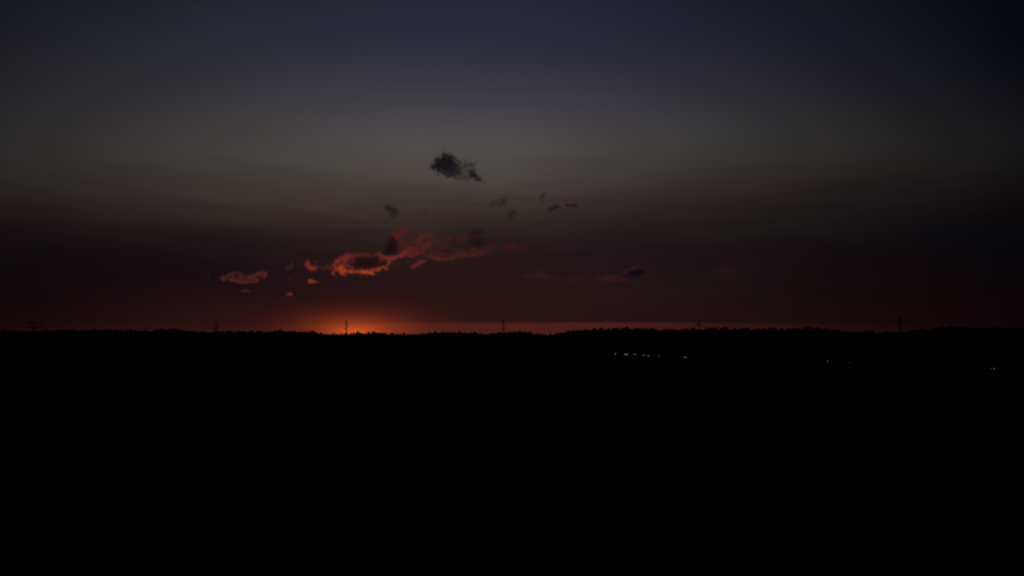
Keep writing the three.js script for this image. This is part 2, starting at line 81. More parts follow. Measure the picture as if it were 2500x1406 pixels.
// sunlit cloud edges: strokes of [bearing, elevation, half width, strength]
const LIT = [
  [[-14.45, 5.52, 0.166, 0.75], [-14.13, 5.56, 0.216, 0.95], [-14.00, 5.39, 0.200, 0.95], [-13.67, 5.33, 0.140, 0.85], [-13.08, 5.28, 0.114, 0.85], [-12.59, 5.32, 0.114, 0.90], [-12.13, 5.30, 0.154, 1.00], [-11.63, 5.24, 0.121, 1.00]],
  [[-11.80, 5.41, 0.134, 0.80], [-11.41, 5.48, 0.108, 0.80], [-11.11, 5.59, 0.108, 0.80], [-10.78, 5.73, 0.101, 0.80], [-10.54, 5.70, 0.135, 0.70]],
  [[-10.54, 5.67, 0.135, 0.70], [-10.38, 5.94, 0.135, 0.62], [-10.25, 6.21, 0.152, 0.68], [-10.32, 6.35, 0.169, 0.68]],
  [[-14.58, 5.58, 0.133, 0.65], [-14.75, 5.81, 0.116, 0.65], [-14.34, 6.18, 0.133, 0.65], [-14.02, 6.43, 0.150, 0.65], [-13.63, 6.55, 0.183, 0.65], [-13.30, 6.61, 0.133, 0.55], [-12.84, 6.66, 0.084, 0.45]],
  [[-13.17, 6.65, 0.073, 0.42], [-12.65, 6.70, 0.060, 0.42], [-12.32, 6.77, 0.080, 0.42], [-12.05, 6.64, 0.067, 0.42], [-11.82, 6.65, 0.094, 0.42], [-11.59, 6.59, 0.067, 0.42]],
  [[-11.32, 6.76, 0.084, 0.50], [-11.13, 6.87, 0.135, 0.50], [-10.86, 6.60, 0.135, 0.58], [-10.59, 6.48, 0.169, 0.62], [-10.32, 6.38, 0.186, 0.68]],
  [[-10.42, 6.41, 0.169, 0.68], [-9.98, 6.49, 0.155, 0.68], [-9.58, 6.60, 0.156, 0.68], [-9.25, 6.77, 0.169, 0.68], [-8.91, 7.02, 0.203, 0.60], [-8.65, 7.22, 0.237, 0.52], [-8.31, 7.13, 0.271, 0.48], [-7.90, 7.00, 0.204, 0.45], [-7.56, 7.04, 0.170, 0.42]],
  [[-9.08, 6.88, 0.203, 0.55], [-8.58, 6.82, 0.169, 0.50], [-8.17, 6.89, 0.170, 0.45]],
  [[-13.94, 6.06, 0.200, 0.55], [-13.69, 6.33, 0.200, 0.55]],
  [[-13.62, 5.90, 0.133, 0.50], [-13.45, 5.74, 0.134, 0.50], [-13.28, 5.58, 0.134, 0.60]],
  [[-13.36, 6.08, 0.100, 0.42], [-13.17, 6.35, 0.100, 0.42]],
  [[-11.05, 6.40, 0.101, 0.40], [-10.78, 6.27, 0.101, 0.40], [-10.98, 6.13, 0.084, 0.34]],
  [[-12.82, 5.45, 0.100, 0.50], [-12.56, 5.56, 0.084, 0.40]],
  [[-14.26, 5.79, 0.166, 0.60], [-13.94, 5.89, 0.133, 0.50], [-13.81, 5.73, 0.133, 0.55]],
  [[-14.22, 5.25, 0.100, 0.80], [-13.93, 5.09, 0.083, 0.70], [-13.73, 5.03, 0.073, 0.60]],
  [[-14.87, 5.31, 0.053, 0.75], [-14.74, 5.18, 0.100, 0.75], [-14.61, 5.01, 0.066, 0.60]],
  [[-15.55, 5.45, 0.099, 0.42], [-15.36, 5.56, 0.132, 0.42], [-15.10, 5.57, 0.116, 0.42], [-14.87, 5.51, 0.086, 0.42]],
  [[-15.17, 5.66, 0.083, 0.40], [-14.78, 5.74, 0.083, 0.40]],
  [[-16.64, 6.05, 0.085, 0.50], [-16.77, 5.85, 0.148, 0.66], [-16.83, 5.68, 0.131, 0.66], [-16.57, 5.56, 0.148, 0.75], [-16.25, 5.50, 0.148, 0.70], [-15.97, 5.61, 0.132, 0.60], [-15.78, 5.65, 0.066, 0.45]],
  [[-16.45, 5.99, 0.049, 0.45], [-16.20, 6.10, 0.053, 0.45], [-16.01, 6.00, 0.049, 0.45]],
  [[-16.38, 5.37, 0.099, 0.62], [-16.15, 5.34, 0.066, 0.50]],
  [[-16.78, 5.12, 0.072, 0.40], [-16.66, 5.23, 0.049, 0.40]],
  [[-16.44, 5.17, 0.059, 0.35], [-16.34, 5.30, 0.049, 0.35]],
  [[-16.64, 4.40, 0.099, 0.85], [-16.42, 4.46, 0.138, 0.90], [-16.20, 4.43, 0.099, 0.85]],
  [[-15.98, 4.42, 0.043, 0.55], [-15.72, 4.42, 0.043, 0.45]],
  [[-18.22, 3.35, 0.065, 0.50], [-18.06, 3.41, 0.085, 0.62], [-17.88, 3.36, 0.059, 0.50]],
  [[-21.69, 3.57, 0.051, 0.38], [-21.33, 3.61, 0.061, 0.38], [-21.00, 3.57, 0.038, 0.30]],
  [[-24.03, 4.51, 0.078, 0.30], [-23.92, 4.64, 0.078, 0.30]],
  [[-18.39, 5.41, 0.085, 0.33], [-18.14, 5.51, 0.085, 0.33], [-17.99, 5.71, 0.085, 0.33], [-17.90, 5.88, 0.059, 0.33]],
  [[-18.24, 4.50, 0.046, 0.25], [-18.09, 4.63, 0.039, 0.25]],
  [[-23.13, 4.58, 0.152, 0.40], [-22.96, 4.49, 0.177, 0.40], [-22.67, 4.69, 0.165, 0.36], [-22.55, 4.85, 0.101, 0.36]],
  [[-22.43, 4.79, 0.102, 0.38], [-22.20, 4.96, 0.086, 0.38], [-21.94, 4.97, 0.087, 0.38], [-21.75, 4.81, 0.087, 0.38], [-21.54, 4.76, 0.102, 0.38]],
  [[-22.45, 4.38, 0.112, 0.42], [-22.10, 4.29, 0.092, 0.48], [-21.59, 4.31, 0.092, 0.48], [-21.05, 4.26, 0.082, 0.48], [-20.69, 4.30, 0.077, 0.48], [-20.33, 4.34, 0.052, 0.42]],
  [[-22.31, 4.54, 0.102, 0.34], [-21.48, 4.53, 0.128, 0.36], [-21.06, 4.64, 0.154, 0.42], [-20.73, 4.78, 0.154, 0.42], [-20.52, 4.88, 0.142, 0.45]],
  [[-20.64, 4.82, 0.103, 0.50], [-20.47, 5.00, 0.103, 0.50], [-20.19, 5.04, 0.113, 0.50], [-19.95, 4.97, 0.119, 0.55], [-19.85, 4.81, 0.088, 0.50], [-20.00, 4.68, 0.077, 0.45]],
  [[-20.40, 4.82, 0.103, 0.35], [-20.16, 4.86, 0.103, 0.35]],
  [[-20.82, 4.46, 0.128, 0.42], [-20.51, 4.43, 0.103, 0.42]],
  [[-10.11, 8.51, 0.118, 0.36], [-9.88, 8.48, 0.185, 0.45], [-9.60, 8.28, 0.253, 0.47], [-9.40, 8.02, 0.202, 0.42], [-9.23, 7.75, 0.135, 0.34]],
  [[-9.67, 8.38, 0.168, 0.40], [-9.34, 8.59, 0.185, 0.40], [-9.07, 8.84, 0.185, 0.43], [-8.80, 8.91, 0.152, 0.40], [-8.70, 8.64, 0.121, 0.32], [-8.90, 8.37, 0.135, 0.30]],
  [[-8.15, 8.72, 0.061, 0.40], [-7.99, 8.83, 0.068, 0.40]],
  [[-7.91, 7.81, 0.115, 0.43], [-7.81, 8.12, 0.135, 0.43], [-7.57, 8.33, 0.156, 0.43], [-7.16, 8.40, 0.156, 0.43], [-6.82, 8.34, 0.170, 0.43], [-6.68, 8.11, 0.170, 0.36], [-6.34, 8.04, 0.170, 0.33], [-5.93, 7.85, 0.119, 0.28], [-5.59, 7.78, 0.102, 0.24]],
  [[-7.36, 7.69, 0.136, 0.36], [-7.09, 7.90, 0.115, 0.36], [-6.82, 7.90, 0.102, 0.36]],
  [[-7.70, 7.28, 0.136, 0.36], [-7.36, 7.42, 0.170, 0.45], [-7.02, 7.56, 0.170, 0.45], [-6.85, 7.66, 0.116, 0.36]],
  [[-8.58, 7.63, 0.203, 0.33], [-8.24, 7.54, 0.203, 0.33], [-7.97, 7.34, 0.237, 0.33]],
  [[-7.01, 6.64, 0.136, 0.36], [-6.74, 6.71, 0.221, 0.42], [-6.19, 6.51, 0.157, 0.47], [-5.65, 6.45, 0.123, 0.45], [-5.03, 6.53, 0.123, 0.42], [-4.55, 6.77, 0.188, 0.36], [-4.00, 6.84, 0.157, 0.40], [-3.38, 6.81, 0.123, 0.38], [-2.69, 7.02, 0.188, 0.33], [-2.14, 7.16, 0.188, 0.30], [-1.73, 7.47, 0.205, 0.27], [-1.69, 7.82, 0.154, 0.22]],
  [[-6.20, 6.82, 0.170, 0.33], [-5.58, 6.79, 0.171, 0.28], [-4.83, 6.87, 0.171, 0.30], [-4.28, 7.15, 0.137, 0.30]],
  [[-5.38, 8.09, 0.082, 0.38], [-5.21, 8.23, 0.088, 0.38], [-4.97, 8.23, 0.068, 0.30]],
  [[-4.56, 8.27, 0.136, 0.33], [-4.15, 8.17, 0.157, 0.33], [-3.73, 8.28, 0.116, 0.24]],
  [[-3.45, 7.19, 0.137, 0.30], [-3.11, 7.30, 0.171, 0.30], [-2.69, 7.20, 0.137, 0.30]],
  [[-8.23, 5.81, 0.156, 0.55], [-8.02, 5.95, 0.150, 0.55], [-7.82, 6.08, 0.150, 0.50], [-7.52, 6.26, 0.143, 0.55], [-7.28, 6.30, 0.088, 0.40], [-7.11, 6.40, 0.041, 0.30]],
  [[-9.91, 5.71, 0.047, 0.30], [-9.71, 5.85, 0.054, 0.30]],
  [[-9.54, 5.75, 0.068, 0.33], [-9.44, 5.96, 0.054, 0.33], [-9.64, 6.12, 0.054, 0.33]],
  [[-0.62, 7.41, 0.274, 0.24], [0.07, 7.48, 0.308, 0.26], [0.69, 7.41, 0.205, 0.22], [1.56, 7.30, 0.137, 0.16]],
  [[1.10, 5.01, 0.137, 0.23], [1.72, 5.07, 0.172, 0.23], [2.41, 5.14, 0.274, 0.27], [3.10, 4.97, 0.206, 0.23], [3.99, 4.89, 0.137, 0.14]],
  [[4.95, 4.75, 0.171, 0.21], [5.50, 4.85, 0.239, 0.24], [6.25, 5.05, 0.137, 0.12]],
  [[7.27, 4.76, 0.238, 0.22], [8.22, 4.82, 0.272, 0.25], [9.23, 4.71, 0.203, 0.22], [10.23, 4.62, 0.135, 0.14], [10.90, 4.75, 0.101, 0.12]],
  [[0.90, 4.94, 0.086, 0.16], [2.41, 4.90, 0.120, 0.16], [4.47, 4.82, 0.110, 0.16], [6.52, 4.77, 0.119, 0.16], [8.55, 4.65, 0.136, 0.16], [10.23, 4.56, 0.101, 0.12]],
  [[8.96, 5.15, 0.102, 0.22], [9.43, 5.35, 0.115, 0.22], [9.91, 5.61, 0.101, 0.22], [10.44, 5.77, 0.081, 0.22], [10.98, 5.69, 0.067, 0.12], [11.24, 5.45, 0.101, 0.12]],
  [[3.19, 10.66, 0.102, 0.14], [3.54, 10.76, 0.169, 0.14], [4.02, 10.89, 0.101, 0.10]],
  [[4.58, 10.92, 0.081, 0.17], [5.06, 10.94, 0.135, 0.17], [5.61, 10.90, 0.081, 0.12]],
  [[16.44, 5.27, 0.198, 0.13], [17.23, 5.44, 0.295, 0.13], [18.01, 5.19, 0.229, 0.13], [19.26, 5.51, 0.194, 0.07], [20.48, 5.66, 0.161, 0.05]],
];
// unlit cloud: [bearing, elevation, half length, half height, turn, opacity, softness, sRGB]
const DARK = [
  [-8.58, 7.67, 1.556, 0.880, 0, 0.50, 0.80, [66, 29, 27]],
  [-6.88, 7.42, 2.045, 0.816, 0, 0.50, 0.80, [62, 28, 27]],
  [-4.49, 7.32, 2.062, 0.751, 0, 0.48, 0.80, [54, 26, 27]],
  [-2.42, 7.40, 1.174, 0.616, 0, 0.40, 0.90, [50, 25, 27]],
  [-21.36, 4.57, 1.256, 0.224, 0, 0.50, 0.70, [56, 26, 25]],
  [-12.40, 5.93, 1.910, 0.737, 0, 0.50, 0.60, [62, 26, 24]],
  [-14.20, 5.79, 0.714, 0.532, 0, 0.50, 0.70, [84, 34, 27]],
  [29.27, 5.45, 2.890, 0.899, 0, 0.50, 0.90, [19, 8, 11]],
  [25.72, 5.01, 2.520, 0.804, 0, 0.40, 0.90, [23, 11, 14]],
  [-5.50, 14.38, 0.795, 0.662, 20, 1.00, 0.35, [20, 16, 22]],
  [-5.81, 14.17, 0.932, 0.563, -10, 0.95, 0.40, [20, 16, 22]],
  [-5.25, 13.95, 0.899, 0.631, 15, 0.92, 0.50, [24, 20, 26]],
  [-5.21, 13.56, 0.899, 0.366, 5, 0.72, 0.60, [30, 26, 30]],
  [-6.19, 14.40, 0.483, 0.463, 0, 0.55, 0.60, [20, 16, 22]],
  [-4.53, 14.47, 0.555, 0.166, 5, 0.55, 0.60, [44, 36, 36]],
  [-3.62, 14.25, 0.521, 0.166, -6, 0.62, 0.60, [46, 38, 38]],
  [-3.14, 14.39, 0.278, 0.066, -15, 0.30, 0.80, [46, 38, 38]],
  [-3.31, 13.49, 0.347, 0.467, -40, 0.90, 0.50, [30, 25, 28]],
  [-2.99, 13.29, 0.486, 0.201, 45, 0.60, 0.60, [20, 16, 22]],
  [-2.58, 12.96, 0.348, 0.101, 30, 0.40, 0.80, [40, 34, 34]],
  [-4.25, 13.77, 0.832, 0.666, 0, 0.42, 0.70, [48, 40, 40]],
  [-4.03, 13.21, 0.555, 0.167, 10, 0.42, 0.70, [46, 38, 38]],
  [-5.91, 14.90, 0.345, 0.099, -30, 0.40, 0.80, [40, 38, 38]],
  [-6.40, 14.82, 0.138, 0.231, 30, 0.25, 0.80, [40, 38, 38]],
  [-6.70, 14.48, 0.138, 0.330, 0, 0.25, 0.80, [40, 38, 38]],
  [-5.08, 14.88, 0.277, 0.099, 15, 0.35, 0.80, [50, 42, 44]],
  [-5.91, 13.64, 0.552, 0.299, 30, 0.30, 0.80, [46, 42, 40]],
  [-10.34, 10.58, 0.403, 0.234, 10, 0.75, 0.60, [32, 26, 27]],
  [-9.90, 10.36, 0.472, 0.234, 20, 0.70, 0.60, [34, 28, 29]],
  [-9.93, 10.09, 0.303, 0.335, 20, 0.60, 0.70, [32, 27, 29]],
  [-10.50, 10.21, 0.201, 0.267, 0, 0.25, 0.80, [36, 30, 30]],
  [-7.32, 10.23, 0.205, 0.168, 0, 0.40, 0.70, [40, 33, 31]],
  [-7.93, 10.04, 0.545, 0.135, -8, 0.20, 0.80, [42, 34, 32]],
  [-0.76, 11.29, 0.313, 0.338, 10, 0.75, 0.70, [38, 32, 33]],
  [-1.56, 11.08, 0.521, 0.304, -20, 0.60, 0.70, [42, 36, 36]],
  [0.00, 10.24, 0.312, 0.374, 20, 0.75, 0.70, [34, 27, 29]],
  [-0.31, 9.80, 0.347, 0.204, -30, 0.45, 0.80, [36, 30, 31]],
  [-0.42, 10.48, 0.278, 0.136, 0, 0.20, 0.80, [40, 34, 34]],
  [2.61, 11.78, 0.347, 0.202, -25, 0.68, 0.70, [42, 35, 35]],
  [2.47, 11.48, 0.243, 0.270, 0, 0.50, 0.70, [44, 36, 37]],
  [1.04, 11.29, 0.486, 0.203, -10, 0.16, 0.80, [46, 40, 40]],
  [3.26, 10.56, 0.173, 0.203, 10, 0.45, 0.70, [36, 27, 29]],
  [3.54, 10.73, 0.484, 0.169, -18, 0.70, 0.80, [40, 27, 29]],
  [5.09, 10.94, 0.586, 0.135, 0, 0.65, 0.80, [48, 29, 30]],
  [-10.03, 7.50, 0.436, 0.742, 12, 0.92, 0.60, [24, 14, 18]],
  [-10.29, 7.12, 0.301, 0.337, 0, 0.60, 0.70, [26, 16, 19]],
  [-9.77, 7.91, 0.269, 0.404, 0, 0.60, 0.70, [28, 18, 20]],
  [-12.31, 6.13, 1.088, 0.369, -4, 0.95, 0.55, [32, 15, 18]],
  [-13.03, 6.32, 0.459, 0.167, -25, 0.60, 0.70, [38, 18, 20]],
  [-12.14, 5.87, 0.891, 0.268, -6, 0.92, 0.50, [31, 13, 16]],
  [-11.18, 6.33, 0.465, 0.303, 20, 0.70, 0.60, [34, 15, 18]],
  [-10.88, 5.96, 0.366, 0.202, -20, 0.80, 0.50, [34, 15, 18]],
  [-13.22, 5.68, 0.294, 0.234, 30, 0.60, 0.70, [34, 16, 18]],
  [-21.84, 4.59, 0.386, 0.143, 0, 0.75, 0.60, [28, 15, 18]],
  [-20.40, 4.66, 0.151, 0.129, 0, 0.60, 0.60, [40, 18, 19]],
  [-5.41, 7.00, 0.514, 0.273, 0, 0.85, 0.60, [34, 16, 18]],
  [-3.04, 7.88, 0.690, 0.512, 0, 0.80, 0.60, [30, 16, 20]],
  [-2.98, 8.76, 0.622, 0.221, 0, 0.70, 0.70, [26, 18, 26]],
  [-4.49, 7.86, 0.894, 0.409, 0, 0.50, 0.70, [38, 22, 24]],
  [-4.14, 7.46, 1.032, 0.307, 0, 0.50, 0.70, [38, 22, 24]],
  [-8.32, 8.28, 0.407, 0.406, 0, 0.35, 0.80, [44, 30, 29]],
  [-7.09, 8.03, 0.273, 0.136, -30, 0.55, 0.60, [42, 24, 24]],
  [-6.54, 7.23, 0.887, 0.238, 0, 0.40, 0.70, [44, 24, 24]],
  [-16.23, 5.86, 0.191, 0.112, -10, 0.60, 0.60, [36, 19, 22]],
  [10.30, 5.23, 0.801, 0.304, -14, 1.00, 0.55, [15, 10, 21]],
  [9.83, 5.04, 0.603, 0.169, -6, 0.80, 0.70, [24, 13, 18]],
  [9.23, 5.21, 0.336, 0.136, 0, 0.30, 0.80, [30, 18, 22]],
  [32.58, 5.61, 1.226, 0.260, -8, 0.45, 0.80, [8, 7, 14]],
  [31.89, 6.77, 0.998, 0.349, 0, 0.30, 0.80, [12, 9, 15]],
  [29.05, 6.67, 1.586, 0.240, 0, 0.30, 0.80, [15, 11, 18]],
];
const stripTop = table([-40, -16, -6.8, 0, 8.5, 24, 29.6, 40], [0.85, 1.0, 1.2, 1.2, 1.24, 1.0, 0.82, 0.7]);
const stripGain = table([-40, -24, -15, -9.5, -6, 0, 8.5, 15, 24, 30, 38], [0.0005, 0.003, 0.009, 0.029, 0.035, 0.043, 0.04, 0.024, 0.007, 0.0025, 0.0005]);
const litR = table([0, 0.25, 0.5, 0.75, 1], [24, 54, 92, 128, 172]), litG = table([0, 0.25, 0.5, 0.75, 1], [14, 25, 35, 49, 72]), litB = table([0, 0.25, 0.5, 0.75, 1], [16, 27, 29, 30, 30]);
const litBoxes = LIT.map((s) => { const a = s.map((p) => p[0]), e = s.map((p) => p[1]), w = 0.35 + Math.max(...s.map((p) => p[2])) * 1.6; return [Math.min(...a) - w, Math.max(...a) + w, Math.min(...e) - w, Math.max(...e) + w]; });
function clouds(az, el, rgb) {
  const wx = fbm(az * 2.1 + 3.7, el * 2.6 + 11.2, 4) * 0.26 + fbm(az * 9 + 1.3, el * 10 + 4.4, 2) * 0.05;
  const wy = fbm(az * 2.3 - 8.1, el * 2.8 - 5.6, 4) * 0.17 + fbm(az * 9 - 6.3, el * 10 - 2.4, 2) * 0.04;
  const x = az + wx, y = el + wy, grain = fbm(az * 3.2 + 40, el * 4.4 - 21, 5), fine = fbm(az * 8 - 13, el * 10 + 8, 3);
  for (const [a, e, rx, ry, turn, opacity, soft, c] of DARK) {
    const dx = x - a, dy = y - e;
    if (Math.abs(dx) > 3 * rx + 2 * ry + 0.3 || Math.abs(dy) > 2 * rx + 3 * ry + 0.3) continue;
    const t = turn * D2R, p = (dx * Math.cos(t) - dy * Math.sin(t)) / rx, q = (dx * Math.sin(t) + dy * Math.cos(t)) / ry;
    const r = Math.sqrt(p * p + q * q) + grain * 0.95 + fine * 0.14;
    const k = opacity * (1 - smooth(1.05 - soft * 0.9, 1.12 + soft * 0.55, r));
    if (k > 0.002) for (let i = 0; i < 3; i++) rgb[i] = lerp(rgb[i], c[i], k);
  }
  let best = 0, glow = 0;
  for (let s = 0; s < LIT.length; s++) {
    const b = litBoxes[s];
    if (x < b[0] || x > b[1] || y < b[2] || y > b[3]) continue;
    const pts = LIT[s];
    for (let i = 0; i + 1 < pts.length; i++) {
      const [ax, ay, aw, ag] = pts[i], [bx, by, bw, bg] = pts[i + 1], ux = bx - ax, uy = by - ay;
      const t = clamp(((x - ax) * ux + (y - ay) * uy) / (ux * ux + uy * uy), 0, 1), w = lerp(aw, bw, t) * 1.22 + 0.012;
      const d = Math.hypot(x - ax - ux * t, y - ay - uy * t) / w + grain * 0.7 + fine * 0.45;
      const k = 1 - smooth(0.2, 1.45, d), g = lerp(ag, bg, t) * (0.92 + 0.35 * fine - 0.2 * grain);
      glow += k * k * g; best += k * k; 
      if (!(clouds.top >= k)) clouds.top = k;
    }
  }
  const k = clouds.top || 0; clouds.top = 0;
  if (best > 1e-4) { const g = clamp(glow / best, 0, 1.05), c = [litR(g), litG(g), litB(g)]; for (let i = 0; i < 3; i++) rgb[i] = lerp(rgb[i], c[i], k * smooth(0, 0.2, g)); }
}
const bearing = (col) => { const az = ((col + 0.5) / 4096 - 0.25) * 360; return az > 180 ? az - 360 : az; };
function makeSky() {
  const W = 4096, H = 2048, data = new Float32Array(W * H * 4), far = [7, 8, 14];
  const columns = SKY_AZ.map((_, j) => [0, 1, 2].map((k) => table(SKY_EL, SKY_RGB.map((r) => r[j][k]))));
  const rowOf = (el) => (el / 180 + 0.5) * H - 0.5, first = Math.floor(rowOf(-0.4)), air = new Float32Array((H - first) * W * 3);
  for (let row = first; row < H; row++) {                 // clear air
    const el = ((row + 0.5) / H - 0.5) * 180, line = [0, 1, 2].map((k) => table(SKY_AZ, columns.map((c) => c[k](el)))), high = 1 - 0.6 * smooth(26, 90, el);
    for (let col = 0; col < W; col++) {
      const az = bearing(col), away = smooth(38, 110, Math.abs(az)), o = ((row - first) * W + col) * 3;
      for (let k = 0; k < 3; k++) air[o + k] = lerp(line[k](az) * high, far[k] * (1 - 0.25 * smooth(20, 90, el)), away);
    }
  }
  for (let row = 0; row < H; row++) {
    const el = ((row + 0.5) / H - 0.5) * 180;
    for (let col = 0; col < W; col++) {
      const o = (row * W + col) * 4; data[o + 3] = 1;
      if (row < first) { data[o] = 0.0012; data[o + 1] = 0.0009; data[o + 2] = 0.001; continue; }
      const az = bearing(col), rgb = [0, 0, 0], band = Math.abs(az) < 75 ? smooth(2.5, 6, el) * (1 - smooth(14, 20, el)) : 0;
      let from = row - first;
      if (band > 0) from = clamp(from + band * (0.75 * fbm(az / 13 + 3, el / 1.7 + az * 0.03, 3) + 0.42 * fbm(az / 5 + 7, el / 0.5 - az * 0.06, 3)) * H / 180, 0, H - first - 2);
      const i = Math.floor(from), f = from - i;
      for (let k = 0; k < 3; k++) rgb[k] = lerp(air[(i * W + col) * 3 + k], air[((i + 1) * W + col) * 3 + k], f);
      if (el < 14 && Math.abs(az) < 60) {                 // thin haze: level streaks, and ragged red wisps low in the north-east
        const s = 1 + 0.07 * fbm(az / 7 + 5, (el + az * 0.01) / 0.5, 3) * smooth(0.5, 3, el) * (1 - smooth(11, 14, el)), east = smooth(10, 22, az) * smooth(2, 3.5, el) * (1 - smooth(6.5, 8.5, el));
        rgb[0] *= s * (1 + 0.3 * east * fbm(az / 2.4, el / 0.9 + 3, 4)); rgb[1] *= s; rgb[2] *= s * (1 - 0.2 * east * fbm(az / 2.4, el / 0.9 + 3, 4));
      }
      if (el > 1.5 && el < 17 && az > -26 && az < 36) clouds(az, el, rgb);
      const dx = (az - SUN_AZ) / 2.5, dy = (el - 0.35) / 0.8, r = Math.sqrt(dx * dx + dy * dy + 0.03) - 0.17, sun = 0.54 * Math.exp(-r - 0.09 * r * r) * (1 + 0.1 * fbm(az / 4, el / 0.25, 3));
      const edge = stripTop(az) + 0.035 * noise(az * 0.7, 3.3), strip = stripGain(az) * (1 - smooth(edge - 0.14, edge + 0.07, el)) * (1 - smooth(40, 70, Math.abs(az)));
      data[o] = toLinear(rgb[0]) + sun + strip;
      data[o + 1] = toLinear(rgb[1]) + sun * lerp(0.115, 0.155, Math.exp(-r)) + strip * 0.16;
      data[o + 2] = toLinear(rgb[2]) + sun * 0.02 + strip * 0.06;
    }
  }
  const t = new THREE.DataTexture(data, W, H, THREE.RGBAFormat, THREE.FloatType);
  t.mapping = THREE.EquirectangularReflectionMapping; t.magFilter = THREE.LinearFilter; t.minFilter = THREE.LinearFilter; t.needsUpdate = true;
  return t;
}
scene.background = makeSky();
scene.environment = scene.background;

// the sun has just gone behind the hills; only the crowns on the ridge still catch it from behind
const sun = new THREE.DirectionalLight(new THREE.Color(1, 0.45, 0.16), 0.5);
sun.name = 'sun';
sun.position.set(Math.sin(SUN_AZ * D2R) * 6000, 35 + 6000 * Math.tan(0.1 * D2R), -Math.cos(SUN_AZ * D2R) * 6000);
sun.target.position.set(0, 35, 0);
sun.castShadow = true;
Object.assign(sun.shadow.camera, { left: -2500, right: 2500, top: 400, bottom: -400, near: 1, far: 9000 });
sun.shadow.mapSize.set(4096, 1024);
scene.add(sun, sun.target);

// ---------------------------------------------------------------- helpers for things
const taken = new Map();
function numbered(name) { const n = taken.get(name) ?? 0; taken.set(name, n + 1); return n ? name + '_' + String(n).padStart(3, '0') : name; }
function tag(o, label, category, group) { Object.assign(o.userData, { label, category }); if (group) o.userData.group = group; return o; }
function thing(name, x, y, z, label, category, group) {
  const o = new THREE.Group(); o.name = numbered(name); o.position.set(x, y, z); tag(o, label, category, group); scene.add(o); return o;
}
function part(name, geometry, material, parent) {
  const m = new THREE.Mesh(geometry, material); m.name = name; m.castShadow = m.receiveShadow = true; parent.add(m); return m;
}
function structure(name, geometry, material) {
  const m = new THREE.Mesh(geometry, material); m.name = name; m.castShadow = m.receiveShadow = true; m.userData.kind = 'structure'; scene.add(m); return m;
}
function bar(a, b, r0, r1 = r0, sides = 6) {
  const A = new THREE.Vector3(...a), B = new THREE.Vector3(...b), d = B.clone().sub(A), L = d.length();
  const g = new THREE.CylinderGeometry(r1, r0, L, sides); g.translate(0, L / 2, 0);
  g.applyQuaternion(new THREE.Quaternion().setFromUnitVectors(new THREE.Vector3(0, 1, 0), d.normalize())); g.translate(...a); return g;
}
const mat = (r, g, b, roughness = 0.9, metalness = 0) => new THREE.MeshStandardMaterial({ color: new THREE.Color().setRGB(r, g, b), roughness, metalness });

// ---------------------------------------------------------------- the land
// the ridge round the valley: [bearing, distance, height of the treetops]
const RIDGE = [
  [-42.10, 2300, 54.4],
  [-39.35, 2250, 53.7],
  [-36.80, 2200, 53.4],
  [-35.91, 2200, 52.5],
  [-35.23, 2200, 54.3],
  [-34.30, 2200, 54.0],
  [-33.00, 2200, 56.5],
  [-32.14, 2200, 54.5],
  [-31.40, 2200, 56.9],
  [-30.60, 2200, 57.0],
  [-29.10, 2200, 55.1],
  [-28.04, 2200, 54.1],
  [-26.96, 2200, 59.6],
  [-26.14, 2150, 57.5],
  [-24.74, 2100, 53.2],
  [-24.17, 2100, 50.4],
  [-23.31, 2050, 51.3],
  [-21.99, 2000, 52.2],
  [-20.60, 1950, 51.3],
  [-19.45, 1900, 52.1],
  [-18.28, 1900, 53.8],
  [-17.53, 1900, 51.8],
  [-17.13, 1900, 52.9],
  [-16.02, 1900, 50.8],
  [-15.58, 1900, 47.0],
  [-14.10, 1900, 45.4],
  [-13.46, 1900, 44.9],
  [-13.07, 1900, 47.7],
  [-12.68, 1900, 49.4],
  [-12.15, 1900, 46.6],
  [-11.43, 1900, 49.7],
  [-10.57, 1900, 49.5],
  [-10.24, 1900, 46.2],
  [-8.51, 1880, 45.2],
  [-7.50, 1880, 47.2],
  [-6.49, 1860, 49.0],
  [-5.47, 1860, 49.8],
  [-4.11, 1850, 49.3],
  [-3.08, 1850, 47.7],
  [-2.06, 1850, 44.9],
  [-1.44, 1840, 47.6],
  [-0.72, 1830, 49.2],
  [0.41, 1800, 52.0],
  [1.44, 1780, 50.6],
  [1.78, 1760, 46.5],
  [2.47, 1720, 43.7],
  [3.32, 1680, 41.5],
  [3.77, 1620, 47.5],
  [4.38, 1580, 49.1],
  [5.13, 1550, 52.0],
  [6.49, 1520, 54.1],
  [8.18, 1500, 55.1],
  [9.18, 1500, 56.2],
  [10.18, 1500, 56.3],
  [11.70, 1500, 55.8],
  [12.09, 1500, 51.6],
  [12.49, 1500, 53.4],
  [13.79, 1500, 52.8],
  [15.08, 1500, 54.4],
  [16.35, 1500, 55.2],
  [18.22, 1500, 54.3],
  [20.36, 1500, 53.6],
  [21.41, 1500, 53.0],
  [22.44, 1500, 54.0],
  [23.75, 1500, 55.8],
  [24.52, 1500, 54.9],
  [25.64, 1520, 50.5],
  [26.96, 1560, 48.0],
  [27.66, 1600, 48.0],
  [28.09, 1650, 45.0],
  [28.57, 1700, 47.9],
  [29.15, 1720, 50.4],
  [29.93, 1750, 49.5],
  [30.44, 1800, 51.2],
  [31.40, 1850, 55.3],
  [32.15, 1900, 59.5],
  [33.13, 1900, 60.4],
  [33.89, 1900, 57.3],
  [34.31, 1900, 56.0],
  [35.05, 1900, 57.8],
  [36.81, 1950, 59.0],
  [38.94, 2000, 58.2],
  [42.11, 2000, 56.3],
];
const CANOPY = 11;                                       // mean height of the trees on the ridge
const bearingOf = (x, z) => Math.atan2(x, -z) / D2R;
